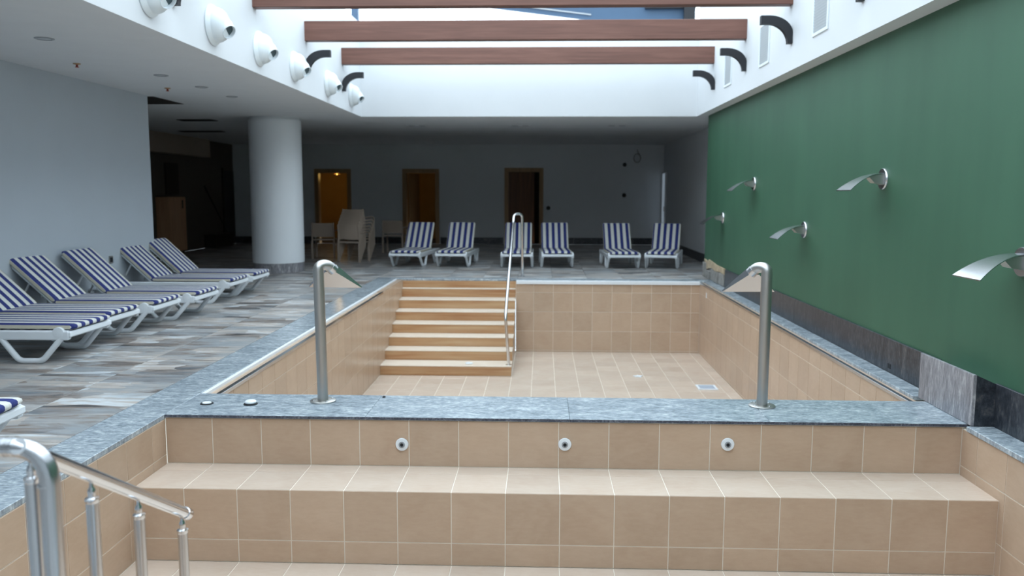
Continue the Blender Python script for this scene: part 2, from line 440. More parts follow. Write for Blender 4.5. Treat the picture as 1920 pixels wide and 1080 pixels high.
# doorways: oak frames with rooms behind them
for i, (a, c, z) in enumerate(DOORS):
    d = empty('door_%d' % (i+1), ((a+c)/2, YBK, 0))
    tag(d, ['oak framed doorway glowing orange behind the stacked chairs', 'oak framed doorway with a dim ochre room between chairs and loungers', 'oak framed doorway with a dark brown door ajar'][i], 'doorway', kind='structure')
    part('jamb', MB().box((a-.05, YBK-.03, .006), (a+.07, YBK+.21, z-.07), .004), 'frame_wood', d)
    part('jamb', MB().box((c-.07, YBK-.03, .006), (c+.05, YBK+.21, z-.07), .004), 'frame_wood', d)
    part('lintel', MB().box((a-.05, YBK-.03, z-.07), (c+.05, YBK+.21, z+.05), .004), 'frame_wood', d)
    if i == 2:
        lf = part('door_leaf', MB().box((0, 0, 0), (.78, .04, z-.09), .004), 'door_wood', d, mat4=Matrix.Translation((a+.075, YBK+.06, .012)) @ Matrix.Rotation(math.radians(14), 4, 'Z'))
    if i == 1:
        lf = part('door_leaf', MB().box((0, 0, 0), (.04, .8, z-.09), .004), 'frame_wood', d, mat4=Matrix.Translation((a+.08, YBK+.215, .012)) @ Matrix.Rotation(math.radians(-14), 4, 'Z'))
# the rooms behind
b = MB()
b.box((-7.6, 27.4, 0), (-2.5, 27.6, 2.7)).box((-7.8, YBK+.2, 0), (-7.6, 27.6, 2.7)).box((-2.5, YBK+.2, 0), (-2.3, 27.6, 2.7)).box((-7.8, YBK+.2, 2.7), (-2.3, 27.6, 2.8))
struct('wall_store', b, 'warm_wall', 'ochre store room walls seen through the doorways', 'wall')
struct('floor_store', MB().box((-7.8, YBK+.2, -.1), (.8, 27.6, 0)), 'deck_joint', 'dim floor of the rooms behind the doorways', 'floor')
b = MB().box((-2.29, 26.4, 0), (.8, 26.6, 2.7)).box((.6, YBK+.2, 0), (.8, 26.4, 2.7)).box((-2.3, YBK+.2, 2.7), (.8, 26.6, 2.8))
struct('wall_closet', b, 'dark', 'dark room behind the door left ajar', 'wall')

# marble base on the green wall
b = MB().box((WR-.004, YN, -.02), (WR, 15.3, .25))
mw = tag(link('trim_2', b.mesh('trim_2', M['grey_mortar'])), 'dark marble wainscot along the foot of the green wall', 'wainscot', kind='structure')
cuts = [YN, 2.8, 4.1, Y0-.06]
for i in range(3): part('marble_panel', MB().box((WR-.02, cuts[i]+.001, -.012), (WR, cuts[i+1]-.001, .288), .002), 'marble_dark', mw)
cuts = [6.22, 7.23, 8.5, 9.8, 11.1, 12.4, 13.55]
for i in range(len(cuts)-1): part('marble_panel', MB().box((WR-.02, cuts[i]+.001, .001), (WR, cuts[i+1]-.001, .288), .002), 'marble_dark', mw)
part('socket_hole', MB().box((WR-.0225, 7.065, .035), (WR-.0195, 7.12, .075)), 'cap_dark', mw)
pier = empty('marble_pier', (2.93, 5.83, 0)); tag(pier, 'light grey veined marble pier at the end of the divider', 'pier')
part('front_panel', MB().box((2.845, Y0-.07, .002), (2.865, 6.20, .345), .002), 'marble_light', pier)
part('side_panel', MB().prism([(2.8655, .002), (WR-.0205, .002), (WR-.0205, .285), (2.8655, .342)], Y0-.07, Y0-.05, 'y'), 'marble_dark', pier)
part('core', MB().prism([(2.8655, .002), (WR-.0205, .002), (WR-.0205, .26), (2.8655, .32)], Y0-.0495, 6.20, 'y'), 'marble_light', pier)
# broken plaster at the far end of the green wall
pp = mw
part('plaster_edge', MB().prism([(15.25, .33), (15.0, .30), (14.85, .345), (14.55, .325), (14.2, .30), (13.9, .30), (13.58, .292), (13.57, .20), (13.9, .215), (14.3, .19), (14.55, .22), (14.8, .20), (15.0, .16)], WR-.028, WR, 'x'), 'tan_plaster', pp)['label'] = 'broken tan plaster where the wainscot is missing'
for (ya, yb, za, zb, t) in ((13.58, 13.98, .004, .20, .03), (14.02, 14.36, .004, .185, .045), (14.40, 14.62, .004, .20, .03), (14.66, 14.98, .004, .15, .05), (15.03, 15.34, .004, .27, .035)):
    part('mortar_block', MB().box((WR-t, ya, za), (WR, yb, zb), .008), 'grey_mortar', pp)

# ------------------------------------------------------------------ copings
def coping(name, label, segs, th=.035, edge=None):
    """segs: list of (x0, x1, y0, y1)"""
    root = None
    for x0, x1, y0, y1 in segs:
        if root is None:
            root = empty(name, ((x0+x1)/2, (y0+y1)/2, 0)); tag(root, label, 'coping', kind='structure')
        s_ = part('granite_slab', MB().box((x0, y0, -th), (x1, y1, 0), .003), 'granite', root)
    return root
ys = [YN-.3, 2.2, 3.35, 4.4, 5.62, 6.8, 8.0, 9.2, 10.4, 11.6, 12.8, 13.9, 14.75]
coping('trim_3', 'blue grey granite coping along the lounger side of both pools', [(CL+.002, XL-.0, ys[i]+.001, ys[i+1]-.001) for i in range(len(ys)-1)])
xs = [XL+.002, -1.2, .2, 1.55, WR-.025]
dv = coping('trim_4', 'wide blue grey granite divider slab between the two pools', [(xs[i]+.0008, xs[i+1]-.0008, Y0-.012, Y1) for i in range(4)], .024)
for i in range(4):
    part('rough_edge', MB().box((xs[i]+.0008, Y0-.0135, -.0215), (xs[i+1]-.0008, Y0-.0125, -.003)), 'granite_edge', dv)
ys = [Y1+.16, 7.4, 8.6, 9.8, 11.0, 12.2, 13.4, 14.4]
coping('trim_5', 'narrow grey granite ledge below the green wall', [(2.83, WR-.021, ys[i]+.001, ys[i+1]-.001) for i in range(len(ys)-1)])
ys = [YN-.3, 2.6, 4.0, Y0-.072]
coping('trim_6', 'granite ledge at the right of the near pool', [(XR-.012, WR-.021, ys[i]+.001, ys[i+1]-.001) for i in range(3)])
xs = [XL+.001, -1.5, -.43, .7, 1.9, WR]
coping('trim_7', 'pale granite coping across the far end of the large pool', [(xs[i]+.001, xs[i+1]-.001, (14.58 if i < 2 else YF+.09), 14.749) for i in range(5)])
coping('trim_8', 'granite coping at the viewer end of the near pool', [(XL, XR-.012, YN-.3, YN)])

# ------------------------------------------------------------------ small pool in the foreground
sp = empty('small_pool', ((XL+XR)/2, 3.5, ZF)); tag(sp, 'beige tiled small pool with a long bench in the foreground', 'pool')
G = .003
def slab(name, a, c, parent): return part(name, MB().box(a, c), 'grout', parent)
bk = slab('divider_wall', (XL, Y0+G, ZP-.2), (WR-.025, Y1-.18, -.0245), sp)
bench = slab('bench', (XL, YB+G, ZF), (XR, Y0+G-.001, ZB-G), sp)
wlft = slab('side_wall', (XL-.2, YN, ZF-.2), (XL-G, Y0, -.036), sp)
wrgt = slab('side_wall', (XR+G, YN, ZF-.2), (WR-.025, Y0+.002, -.036), sp)
pfl = slab('pool_floor', (XL-.1, YN-.2, ZF-.2), (XR+.1, Y0, ZF-G), sp)
wnr = slab('near_wall', (XL-.1, YN-.2, ZF), (XR+.1, YN-G, -.036), sp)
tl = Tiler(); xt = edges(XL, XR, T, T*.955)
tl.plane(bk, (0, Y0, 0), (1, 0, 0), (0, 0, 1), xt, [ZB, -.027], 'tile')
tl.plane(bench, (0, 0, ZB), (1, 0, 0), (0, 1, 0), xt, [YB, YB+.345, Y0], 'tile_lit')
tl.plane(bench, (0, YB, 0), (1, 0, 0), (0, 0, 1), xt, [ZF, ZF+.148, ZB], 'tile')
yv = [Y0-.2]+[Y0-.2-T*i for i in range(1, 12)]; yv = sorted([Y0]+[y for y in yv if y > YN]+[YN])
zv = [ZF, ZF+.21, ZF+.21+T*.98, -.036]
vis = lambda c: c.y > 3.3
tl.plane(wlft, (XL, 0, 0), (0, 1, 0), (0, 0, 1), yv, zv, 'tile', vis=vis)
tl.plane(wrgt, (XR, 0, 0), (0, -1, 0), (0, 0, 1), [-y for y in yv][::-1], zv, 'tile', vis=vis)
tl.plane(pfl, (0, 0, ZF), (1, 0, 0), (0, 1, 0), xt, sorted([YB-T*i for i in range(10)]+[YN]), 'tile_lit', vis=lambda c: c.y > 4.0)
tl.plane(wnr, (0, YN, 0), (-1, 0, 0), (0, 0, 1), [-x for x in xt][::-1], [ZF, ZF+.45, -.036], 'tile', vis=lambda c: False)
tl.build(300, sp, 'hidden_tile')
for i in range(4):      # entry steps under the handrail
    z1 = -.17*(i+1)
    part('step', MB().box((XL+.01, YN+.001+.30*i if i else YN+.001, ZF+.001), (-.4, YN+.3*(i+1), z1), .004), 'tile_lit', sp)
# underwater jets
for i, x in enumerate((754, 1059, 1364)):
    p = pix(x, 832, 'y', Y0)
    r = empty('water_jet', (p.x, Y0, p.z-.003)); tag(r, ['round white water jet set in the tiles, nearest the loungers', 'round white water jet in the middle of the tiled riser', 'round white water jet set in the tiles, nearest the green wall'][i], 'jet', 'water jets in the riser')
    mt = Matrix.Translation((p.x, Y0-.0005, p.z-.003))
    part('flange', MB().lathe([(.043, 0), (.045, -.006), (.042, -.013), (.024, -.015)], 28, axis='y'), 'plastic', r, 40, mt)
    part('insert', MB().lathe([(.022, -.0152), (.021, -.020), (.013, -.020), (.012, -.017)], 24, axis='y'), 'grey_metal', r, 40, mt)
    part('eyelet', MB().lathe([(.0115, -.0172), (.0105, -.022), (.006, -.022), (.0055, -.018)], 18, axis='y'), 'cap_dark', r, 40, mt)

# ------------------------------------------------------------------ large pool behind the divider
lp = empty('large_pool', ((PL+PR)/2, 10.2, ZP)); tag(lp, 'large empty beige tiled pool with a wide flight of steps', 'pool')
SX0, SX1 = PL, -.445
fw_ = slab('far_wall', (SX1, YF+G, ZP-.2), (WR-.025, YF+.3, -.04), lp)
lw = slab('side_wall', (CL, Y1-.17, ZP-.2), (PL-G, 14.9, -.04), lp)
rw = slab('side_wall', (PR+G, Y1-.17, ZP-.2), (WR-.025, YF, -.04), lp)
pf = slab('pool_floor', (PL-.1, Y1-.17, ZP-.2), (PR+.1, YF+.1, ZP-G), lp)
nw = slab('near_wall', (PL, Y1-.17, ZP), (PR, Y1-.01, -.0245), lp)
tl = Tiler()
xfar = edges(SX1, PR, T, .315)
zfar = [ZP, ZP+.03, ZP+.03+T, ZP+.03+2*T, ZP+.03+3*T, -.04]
los = lambda c: c.z+.25 > EYE-(EYE/Y1)*c.y          # above the line of sight over the divider
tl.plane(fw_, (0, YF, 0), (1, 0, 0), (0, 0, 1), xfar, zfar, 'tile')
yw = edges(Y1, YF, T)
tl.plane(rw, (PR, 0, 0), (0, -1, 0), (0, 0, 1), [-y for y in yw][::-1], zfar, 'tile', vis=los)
yw2 = edges(Y1, 14.55, T)
tl.plane(lw, (PL, 0, 0), (0, 1, 0), (0, 0, 1), yw2, zfar, 'tile', vis=lambda c: los(c) and c.z > -1.0-(12.3-c.y)*0 and (c.y < 12.4 or c.z > ZP+.7))
fx = edges(SX1, PR, T, .315); fx0 = [SX1-T*i for i in range(7) if SX1-T*i > PL]+[PL]
tl.plane(pf, (0, 0, ZP), (1, 0, 0), (0, 1, 0), fx, edges(Y1, YF, T, .28), 'tile_lit', vis=lambda c: los(c) and c.y > 10.9)
tl.plane(pf, (0, 0, ZP), (1, 0, 0), (0, 1, 0), sorted(fx0), [y for y in edges(Y1, YF, T, .28) if y < 12.3]+[12.42], 'tile_lit', vis=lambda c: los(c) and c.y > 10.9)
tl.build(300, lp, 'hidden_tile')
# steps: honey risers with pale nosed treads
RUN = .335; RZ = -ZP/8
for i in range(1, 8):
    yfr = 14.50-RUN*(i-1) if i < 7 else 12.42
    ybk = 14.50-RUN*(i-2) if i > 1 else 14.58
    z = -RZ*i
    st = part('step', MB().box((SX0+.001, yfr+.012, ZP+.001), (SX1-.012, 14.7 if i == 1 else ybk+.011, z-.021)), 'tile', lp)
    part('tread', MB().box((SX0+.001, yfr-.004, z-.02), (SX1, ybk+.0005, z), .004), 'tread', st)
    part('riser_board', MB().box((SX0+.001, yfr+.002, z-RZ+.0005), (SX1-.004, yfr+.0115, z-.0205), .001), 'riser', st)
st = part('step', MB().box((SX0+.001, 14.592, -.4), (SX1-.012, 14.7, -.036)), 'grout', lp)
part('riser_board', MB().box((SX0+.001, 14.581, -RZ+.0005), (SX1-.004, 14.5915, -.036), .001), 'riser', st)
# overflow lip: beige ledge strip and stainless angle trim
def lip(name, a, c): return part(name, MB().box(a, c, .003), {'ledge': 'tile', 'steel_trim': 'steel'}[name], lp)
n = 7
for i in range(n):
    ya, yb = Y1+.002+(12.75-Y1)*i/n, Y1+(12.75-Y1)*(i+1)/n
    part('white_trim', MB().box((-2.598, ya, -.04), (-2.566, yb-.001, -.004), .003), 'plastic', lp)
    lip('ledge', (-2.565, ya, -.04), (PL-.035, yb-.002, -.028))
    lip('steel_trim', (PL-.034, ya, -.05), (PL+.008, yb-.001, -.018))
part('white_trim', MB().box((-2.598, 12.752, -.04), (-2.566, 14.57, -.004), .003), 'plastic', lp)
lip('ledge', (-2.565, 12.752, -.04), (PL, 14.57, -.02))
for i in range(n):
    ya, yb = Y1+.002+(YF-Y1)*i/n, Y1+(YF-Y1)*(i+1)/n
    lip('ledge', (PR+.03, ya, -.04), (2.829, yb-.002, -.024))
    lip('steel_trim', (PR-.008, ya, -.05), (PR+.029, yb-.001, -.018))
for i in range(3):
    xa, xb = SX1+.01+(PR-.02-SX1)*i/3, SX1+.01+(PR-.02-SX1)*(i+1)/3
    part('white_trim', MB().box((xa, YF-.03, -.065), (xb-.002, YF+.06, -.006), .004), 'plastic', lp)
part('ledge', MB().box((SX1+.001, YF+.061, -.04), (PR, YF+.089, -.02)), 'tile', lp)
part('wall_patch', MB().box((PR-.003, 13.80, -.22), (PR+.001, 13.86, -.13)), 'plastic', lp)

# floor drain
p = pix(1325, 727, 'z', ZP)
d = empty('floor_drain', (p.x, p.y, ZP)); tag(d, 'square pale drain cover in the large pool floor', 'drain')
b = MB(); s_ = .14
for a, c in (((-s_, -s_), (s_, -s_+.03)), ((-s_, s_-.03), (s_, s_)), ((-s_, -s_+.03), (-s_+.03, s_-.03)), ((s_-.03, -s_+.03), (s_, s_-.03))): b.box((a[0], a[1], .0005), (c[0], c[1], .012))
part('frame', b, 'plastic', d, world=False)
for i in range(9):
    part('slat', MB().box((-s_+.031, -s_+.033+i*.0245, .0005), (s_-.031, -s_+.052+i*.0245, .008)), 'drain', d, world=False)

# ------------------------------------------------------------------ water fans on the divider
def fan(side, lab):
    x0 = -1.598 if side < 0 else 1.598
    r = empty('water_fan', (x0, 5.893, 0)); tag(r, lab, 'water fan', 'fan shaped water cannons')
    R0 = .039
    sx_ = -side      # fans open inward
    lx = -.012 if side < 0 else 0
    path = [(0, 0, .012), (lx*.5, 0, .55)]
    path += fillet([(lx*.9, 0, .90), (lx, 0, 1.0), (lx+sx_*.05, .05, 1.005), (lx+sx_*.085, .085, .965)], .07, 6)
    part('post', MB().tube(path, R0, 22), 'steel_dull', r, 50, world=False)
    part('base_plate', MB().lathe([(.094, .0005), (.094, .008), (.088, .012), (.041, .012)], 40), 'steel_dull', r, 40, world=False)
    part('weld_collar', MB().tube([(lx+sx_*.07, .07, .985), (lx+sx_*.09, .09, .958)], .041, 22), 'steel', r, 50, world=False)
    # flattened trumpet: square throat widening to a slot, slanting down and away over the pool
    if side < 0: A = Vector((-.175, .32, .812)); B = Vector((.235, .30, .812)); cen = Vector((lx+.075, .075, .975))
    else: A = Vector((-.245, .30, .800)); B = Vector((.148, .32, .800)); cen = Vector((lx-.075, .075, .972))
    ax = ((A+B)/2-cen).normalized(); lat = (B-A).normalized(); nrm = lat.cross(ax).normalized()
    if nrm.z < 0: nrm = -nrm
    t0, t1, w0 = .030, .006, .036
    vs = [cen-lat*w0-nrm*t0, cen+lat*w0-nrm*t0, cen+lat*w0+nrm*t0, cen-lat*w0+nrm*t0, A-nrm*t1, B-nrm*t1, B+nrm*t1, A+nrm*t1]
    part('fan_nozzle', MB().add(vs, [(0, 3, 2, 1), (4, 5, 6, 7), (0, 1, 5, 4), (1, 2, 6, 5), (2, 3, 7, 6), (3, 0, 4, 7)]), 'steel', r, world=False)
    for q in range(4):
        a = q*PI/2+.6
        part('bolt', MB().lathe([(.007, .012), (.007, .016), (.004, .018)], 8, (.07*math.cos(a), .07*math.sin(a), 0)), 'steel', r, 40, world=False)
fan(-1, 'steel fan-shaped water cannon on the divider, on the lounger side')
fan(1, 'steel fan-shaped water cannon on the divider, by the green wall')

# ------------------------------------------------------------------ stair handrail of the large pool
hr = empty('stair_handrail', (-.49, 12.5, -RZ*7)); tag(hr, 'tall slim chrome handrail running down the pool steps', 'handrail')
z7 = -RZ*7
path = fillet([(-.492, 12.52, z7+.004), (-.545, 12.52, -.36), (-.505, 14.78, 1.0), (-.495, 14.9, 1.145), (-.355, 15.02, 1.145), (-.345, 15.1, .004)], .085, 7)
part('rail', MB().tube(path, .024, 16), 'chrome', hr, 50)
part('foot_plate', MB().lathe([(.05, .0005), (.05, .006), (.026, .010)], 24, (-.492, 12.52, z7)), 'chrome', hr, 40)
part('foot_plate', MB().lathe([(.05, .0005), (.05, .006), (.026, .010)], 24, (-.345, 15.1, 0)), 'chrome', hr, 40)

# ------------------------------------------------------------------ front handrail
fh = empty('pool_handrail', (-1.35, 2.4, -.5)); tag(fh, 'thick stainless handrail with balusters in the near corner', 'handrail')
def rz(y): return .773-.587*(y-2.201)
part('top_rail', MB().tube([(-1.35, 2.03, rz(2.03)), (-1.35, 2.99, rz(2.99))], .021, 20), 'chrome', fh, 50)
part('end_cap', MB().tube([(-1.35, 2.975, rz(2.975)), (-1.35, 3.005, rz(3.005)), (-1.35, 3.016, rz(3.016))], [.0235, .0235, .018], 20), 'chrome', fh, 50)
part('bent_post', MB().tube(fillet([(-1.95, 2.06, -.33), (-1.95, 2.06, .866), (-1.283, 2.05, .866), (-1.290, 2.05, -.33)], .10, 9), .0255, 24), 'steel', fh, 50)
for x in (-1.40, -1.375): part('joint_ring', MB().tube([(x, 2.0513, .866), (x+.006, 2.0513, .866)], .0268, 24), 'chrome', fh, 50)
for x in (-1.2895,): part('joint_ring', MB().tube([(x, 2.05, .762), (x, 2.05, .768)], .0268, 24), 'chrome', fh, 50)
for y, zb in ((2.078, -.333), (2.358, -.503), (2.634, -.675), (2.955, ZF+.005)):
    zt_ = rz(y)-.022
    bl = part('baluster', MB().tube([(-1.35, y, zb), (-1.35, y, zt_-.055)], .0185, 20), 'steel', fh, 50)
    part('collar', MB().lathe([(.0185, zt_-.062), (.0205, zt_-.058), (.0205, zt_-.048), (.011, zt_-.044), (.011, zt_-.034), (.0125, zt_-.028), (.0095, zt_-.018), (.006, zt_-.012), (.006, zt_+.002)], 20, (-1.35, y, 0)), 'chrome', bl, 40)
    part('foot_flange', MB().lathe([(.04, zb+.0005), (.04, zb+.006), (.02, zb+.010)], 20, (-1.35, y, 0)), 'steel', bl, 40)

# ------------------------------------------------------------------ small things on the divider and in the pool
p = pix(388, 757, 'z', 0); r = empty('drain_ring', (p.x, p.y, 0)); tag(r, 'white ringed drain sunk flat in the granite divider', 'drain')
part('ring', MB().lathe([(.046, .0005), (.046, .006), (.033, .006), (.033, .001)], 28), 'cap_dark', r, 40, world=False)
part('cap', MB().lathe([(.032, .0008), (.032, .010), (.028, .012), (.012, .008)], 28), 'plastic', r, 40, world=False)
p = pix(470, 758, 'z', 0); r = empty('service_cap', (p.x, p.y, 0)); tag(r, 'domed white cap standing proud on the granite divider', 'cap')
part('seal', MB().lathe([(.050, .0005), (.050, .006), (.030, .008)], 28), 'cap_dark', r, 40, world=False)
part('dome', MB().lathe([(.036, .0085), (.041, .014), (.041, .022), (.034, .030), (.015, .033)], 28), 'plastic', r, 40, world=False)
p = pix(720, 745, 'z', 0); tag(part('rubber_plug', MB().lathe([(.012, .0005), (.012, .007), (.007, .010)], 14), 'cap_dark', None, 40, Matrix.Translation((p.x, p.y, 0))), 'tiny dark plug near the back edge of the divider', 'plug')
p = pix(880, 681, 'z', z7)
tag(part('plastic_cup', MB().lathe([(.02, .0005), (.05, .004), (.055, .016), (.045, .024), (.018, .028)], 20), 'plastic', None, 40, Matrix.Translation((p.x, 12.55, z7)) @ Matrix.Diagonal((1.1, .8, 1, 1))), 'flattened white plastic cup on the lowest pool step', 'cup')
p = pix(1197, 706, 'z', ZP)
b = MB(); n = 11
b.prism([((.07 if i % 2 else .04)*math.cos(2*PI*i/n)*1.2, (.07 if i % 2 else .04)*math.sin(2*PI*i/n)) for i in range(n)], .001, .012, 'z')
tag(part('paper_scrap', b, 'plastic', None, False, Matrix.Translation((p.x, p.y, ZP))), 'small white paper scrap on the large pool floor', 'scrap')

# ------------------------------------------------------------------ beams, brackets, nozzles, grilles in the light well
YBM = [14.14, 11.97, 9.84, 7.7, 5.55, 3.4, 1.25, -.9]  # last four are out of view, added to cut low sky light
for i, y in enumerate(YBM):
    bm_ = part('timber_beam', MB().box((AL-.05, y-.07, 3.655), (AR+.05, y+.07, 3.925), .006), 'beam', None)
    tag(bm_, ['red brown timber beam closest to the bright end wall', 'red brown timber beam, second from the bright end wall', 'red brown timber beam cut by the top of the picture', 'red brown timber beam above the top picture edge, nearest the visible ones', 'red brown timber beam added overhead, above the divider, to cut low sky light', 'red brown timber beam added overhead, above the near pool, to cut low sky light', 'red brown timber beam added overhead, just ahead of the viewer, to cut low sky light', 'red brown timber beam added behind the viewer to cut low sky light'][i], 'beam', 'timber beams across the light well')
def bracket(x, y, s_, lab):
    """black quarter arc bracket: foot on the wall, arm reaching inward"""
    n = 12; outer = []; inner = []
    for i in range(n+1):
        a = PI/2*i/n
        outer.append((.24*(1-math.cos(a)), .235*math.sin(a))); inner.append((.085+.20*(1-math.cos(a)) if False else .05+.21*(1-math.cos(a)), .155*math.sin(a)))
    poly = [(0, -.03)]+outer+[(.36, .235), (.36, .145)]+[(max(q[0], .05), q[1]) for q in inner[::-1]]+[(.05, -.03)]
    poly = [(0, -.06)] + [(.27*(1-math.cos(PI/2*i/n)), .05+.20*math.sin(PI/2*i/n)) for i in range(n+1)] + [(.36, .25), (.36, .155)] + \
           [(.055+.225*(1-math.cos(PI/2*(n-i)/n)), -.06+.215*math.sin(PI/2*(n-i)/n)) for i in range(n+1)]
    b = MB().prism([(x+s_*p[0], 3.275+p[1]) for p in poly], y-.035, y+.035, 'y')
    tag(part('wall_bracket', b, 'black', None), lab, 'bracket', 'black curved wall brackets')
bracket(AL, 14.1, 1, 'black curved bracket on the nozzle wall, nearest the bright end wall')
bracket(AL, 11.93, 1, 'black curved bracket on the nozzle wall, second from the end wall')
bracket(AL, 7.66, 1, 'black bracket tip on the nozzle wall at the top picture edge')
bracket(AR, 14.0, -1, 'black curved bracket above the green wall, nearest the bright end wall')
bracket(AR, 11.9, -1, 'black curved bracket above the green wall, second from the end wall')
bracket(AR, 9.77, -1, 'largest black curved bracket above the green wall, third from the end')
bracket(AR, 7.66, -1, 'black bracket tip above the green wall at the top picture edge')

def nozzle():
    r = empty('air_nozzle', (0, 0, 0))
    part('flange', MB().lathe([(.20, .0005), (.205, .012), (.195, .03), (.175, .05)], 36, axis='x'), 'nozzle', r, 40, world=False)
    prof = [(.175*math.cos(a)+.0, .05+.13*math.sin(a)) for a in [PI/2*.62*i/8 for i in range(9)]]
    part('bowl', MB().lathe(prof, 36, axis='x'), 'nozzle', r, 60, world=False)
    rot = Matrix.Translation((.125, 0, -.03)) @ Matrix.Rotation(math.radians(38), 4, 'Y') @ Matrix.Rotation(math.radians(-22), 4, 'Z')
    sn = part('snout', MB().lathe([(.10, -.06), (.10, .0), (.082, .045), (.074, .085), (.068, .085), (.062, .04)], 32, axis='x', cap=False), 'nozzle', r, 40, rot, world=False)
    part('throat', MB().lathe([(.062, .05), (.03, .051)], 24, axis='x'), 'nozzle_dark', sn, 40, world=False)
    return r
labs = ['white round air nozzle cut by the top picture edge', 'largest fully visible white round air nozzle above the left ceiling', 'white round air nozzle, third largest, between the big one and the bracket',
        'white round air nozzle partly behind the second black bracket', 'white round air nozzle just in front of the last beam', 'smallest white round air nozzle beside the bright end wall']
base = nozzle(); objs = [base]+[copy_tree(base) for _ in range(5)]
for o, (px, py), lab in zip(objs, ((278, -15), (398, 50), (485, 90), (551, 122), (614, 156), (658, 181)), labs):
    p = pix(px, py, 'x', AL); place(o, (AL, p.y, 3.215)); tag(o, lab, 'air nozzle', 'round air nozzles')

labs = ['narrow grey air grille nearest the bright end wall', 'grey air grille behind the largest black bracket', 'largest grey air grille at the top picture edge']
for i, y in enumerate((13.0, 10.93, 8.78)):
    g_ = empty('air_grille', (AR, y, 3.15)); tag(g_, labs[i], 'grille', 'air grilles above the green wall')
    w_, h_ = .235, .53
    b = MB()
    for a, c in (((-w_, 0), (w_, .03)), ((-w_, h_-.03), (w_, h_)), ((-w_, .03), (-w_+.03, h_-.03)), ((w_-.03, .03), (w_, h_-.03))): b.box((-.014, a[0], a[1]), (-.0005, c[0], c[1]))
    part('frame', b, 'nozzle', g_, world=False)
    for j in range(16):
        z = .032+j*.0293
        part('slat', MB().prism([(-.004, z), (-.0015, z), (-.0015+.0, z+.027), (-.010, z+.027), (-.010, z+.024)], -w_+.031, w_-.031, 'y'), 'louvre', g_, world=False)

# roof parts above the end wall
rp = empty('roof_leaf', (.9, 16.2, 4.65)); tag(rp, 'blue grey tilted roof sheet above the bright end wall', 'roof panel')
part('sheet', MB().prism([(-1.55, 5.30), (-1.13, 4.99), (.82, 4.745), (2.83, 4.665), (2.83, 5.4)], 16.0, 16.06, 'y'), 'blue_steel', rp)
part('rib', MB().prism([(-1.2, 5.08), (.9, 4.82), (.9, 4.845), (-1.2, 5.105)], 15.97, 16.0, 'y'), 'grey_metal', rp)
part('rail', MB().box((1.9, 15.9, 4.93), (2.83, 15.999, 5.0)), 'black', rp)
part('support', MB().box((2.6, 15.8, 4.63), (2.8, 15.9, 5.3)), 'black', rp)
tag(part('roof_post', MB().box((-3.52, 15.56, ZTOP+.001), (-3.40, 15.68, 5.6), .004), 'blue_steel', None), 'dark steel roof post over the end wall corner', 'post')

# ------------------------------------------------------------------ water spouts on the green wall
def spout():
    """local: wall at x=0, spout reaches to -x"""
    r = empty('water_spout', (0, 0, 0))
    part('wall_plate', MB().lathe([(.096, -.0005), (.096, -.012), (.09, -.020), (.05, -.020)], 36, axis='x'), 'steel', r, 40, world=False)
    n = 14; top = []; w_ = .055
    arc = []
    for i in range(n+1):
        t = i/n; arc.append((-.02-.33*t, .052-.15*t**2.0))
    b = MB(); vs = []
    th = .007
    for x, z in arc:
        ww = .052+.12*min(1.0, (-x-.02)/.33)**1.1
        vs += [(x, -ww, z), (x, ww, z), (x, ww, z-th), (x, -ww, z-th)]
    fs = [(0, 1, 2, 3), tuple(4*n+i for i in (3, 2, 1, 0))]
    for i in range(n):
        for j in range(4):
            q = (j+1) % 4; fs.append((4*i+j, 4*i+4+j, 4*i+4+q, 4*i+q))
    b.add(vs, fs)
    part('blade', b, 'steel', r, 30, world=False)
    b = MB().prism([(-.0205, .042), (-.10, .034), (-.145, .012), (-.10, -.035), (-.0205, -.05)], -.05, .05, 'y')
    part('throat_box', b, 'steel_dull', r, world=False)
    return r
labs = ['lower steel water spout at the right picture edge', 'large upper steel water spout on the green wall', 'lower steel water spout in the middle of the green wall',
        'upper steel water spout near the far end of the green wall', 'smallest steel water spout, lowest at the far end of the green wall']
base = spout(); objs = [base]+[copy_tree(base) for _ in range(4)]
for o, y, z, lab in zip(objs, (5.26, 7.46, 9.6, 11.93, 13.9), (1.105, 1.655, 1.112, 1.66, 1.118), labs):
    place(o, (WR, y, z)); tag(o, lab, 'water spout', 'water spouts on the green wall')

# ------------------------------------------------------------------ column
cx, cy, cr = -5.07, 15.76, .485
cl = empty('column', (cx, cy, 0)); tag(cl, 'thick round white column with a grey stone foot', 'column')
part('shaft', MB().lathe([(cr, .187), (cr, H-.05), (cr-.03, H-.05), (cr-.03, H-.0005)], 64), 'white_left', cl, 40, world=False)
n = 16
for i in range(n):
    a0, a1 = 2*PI*i/n+.006, 2*PI*(i+1)/n-.006; seg = 4
    pts = [((cr-.01)*math.cos(a0+(a1-a0)*t/seg), (cr-.01)*math.sin(a0+(a1-a0)*t/seg)) for t in range(seg+1)]
    pts += [((cr-.06)*math.cos(a0+(a1-a0)*t/seg), (cr-.06)*math.sin(a0+(a1-a0)*t/seg)) for t in range(seg, -1, -1)]
    part('stone_panel', MB().prism(pts, .002, .186, 'z'), 'marble_light', cl, world=False)

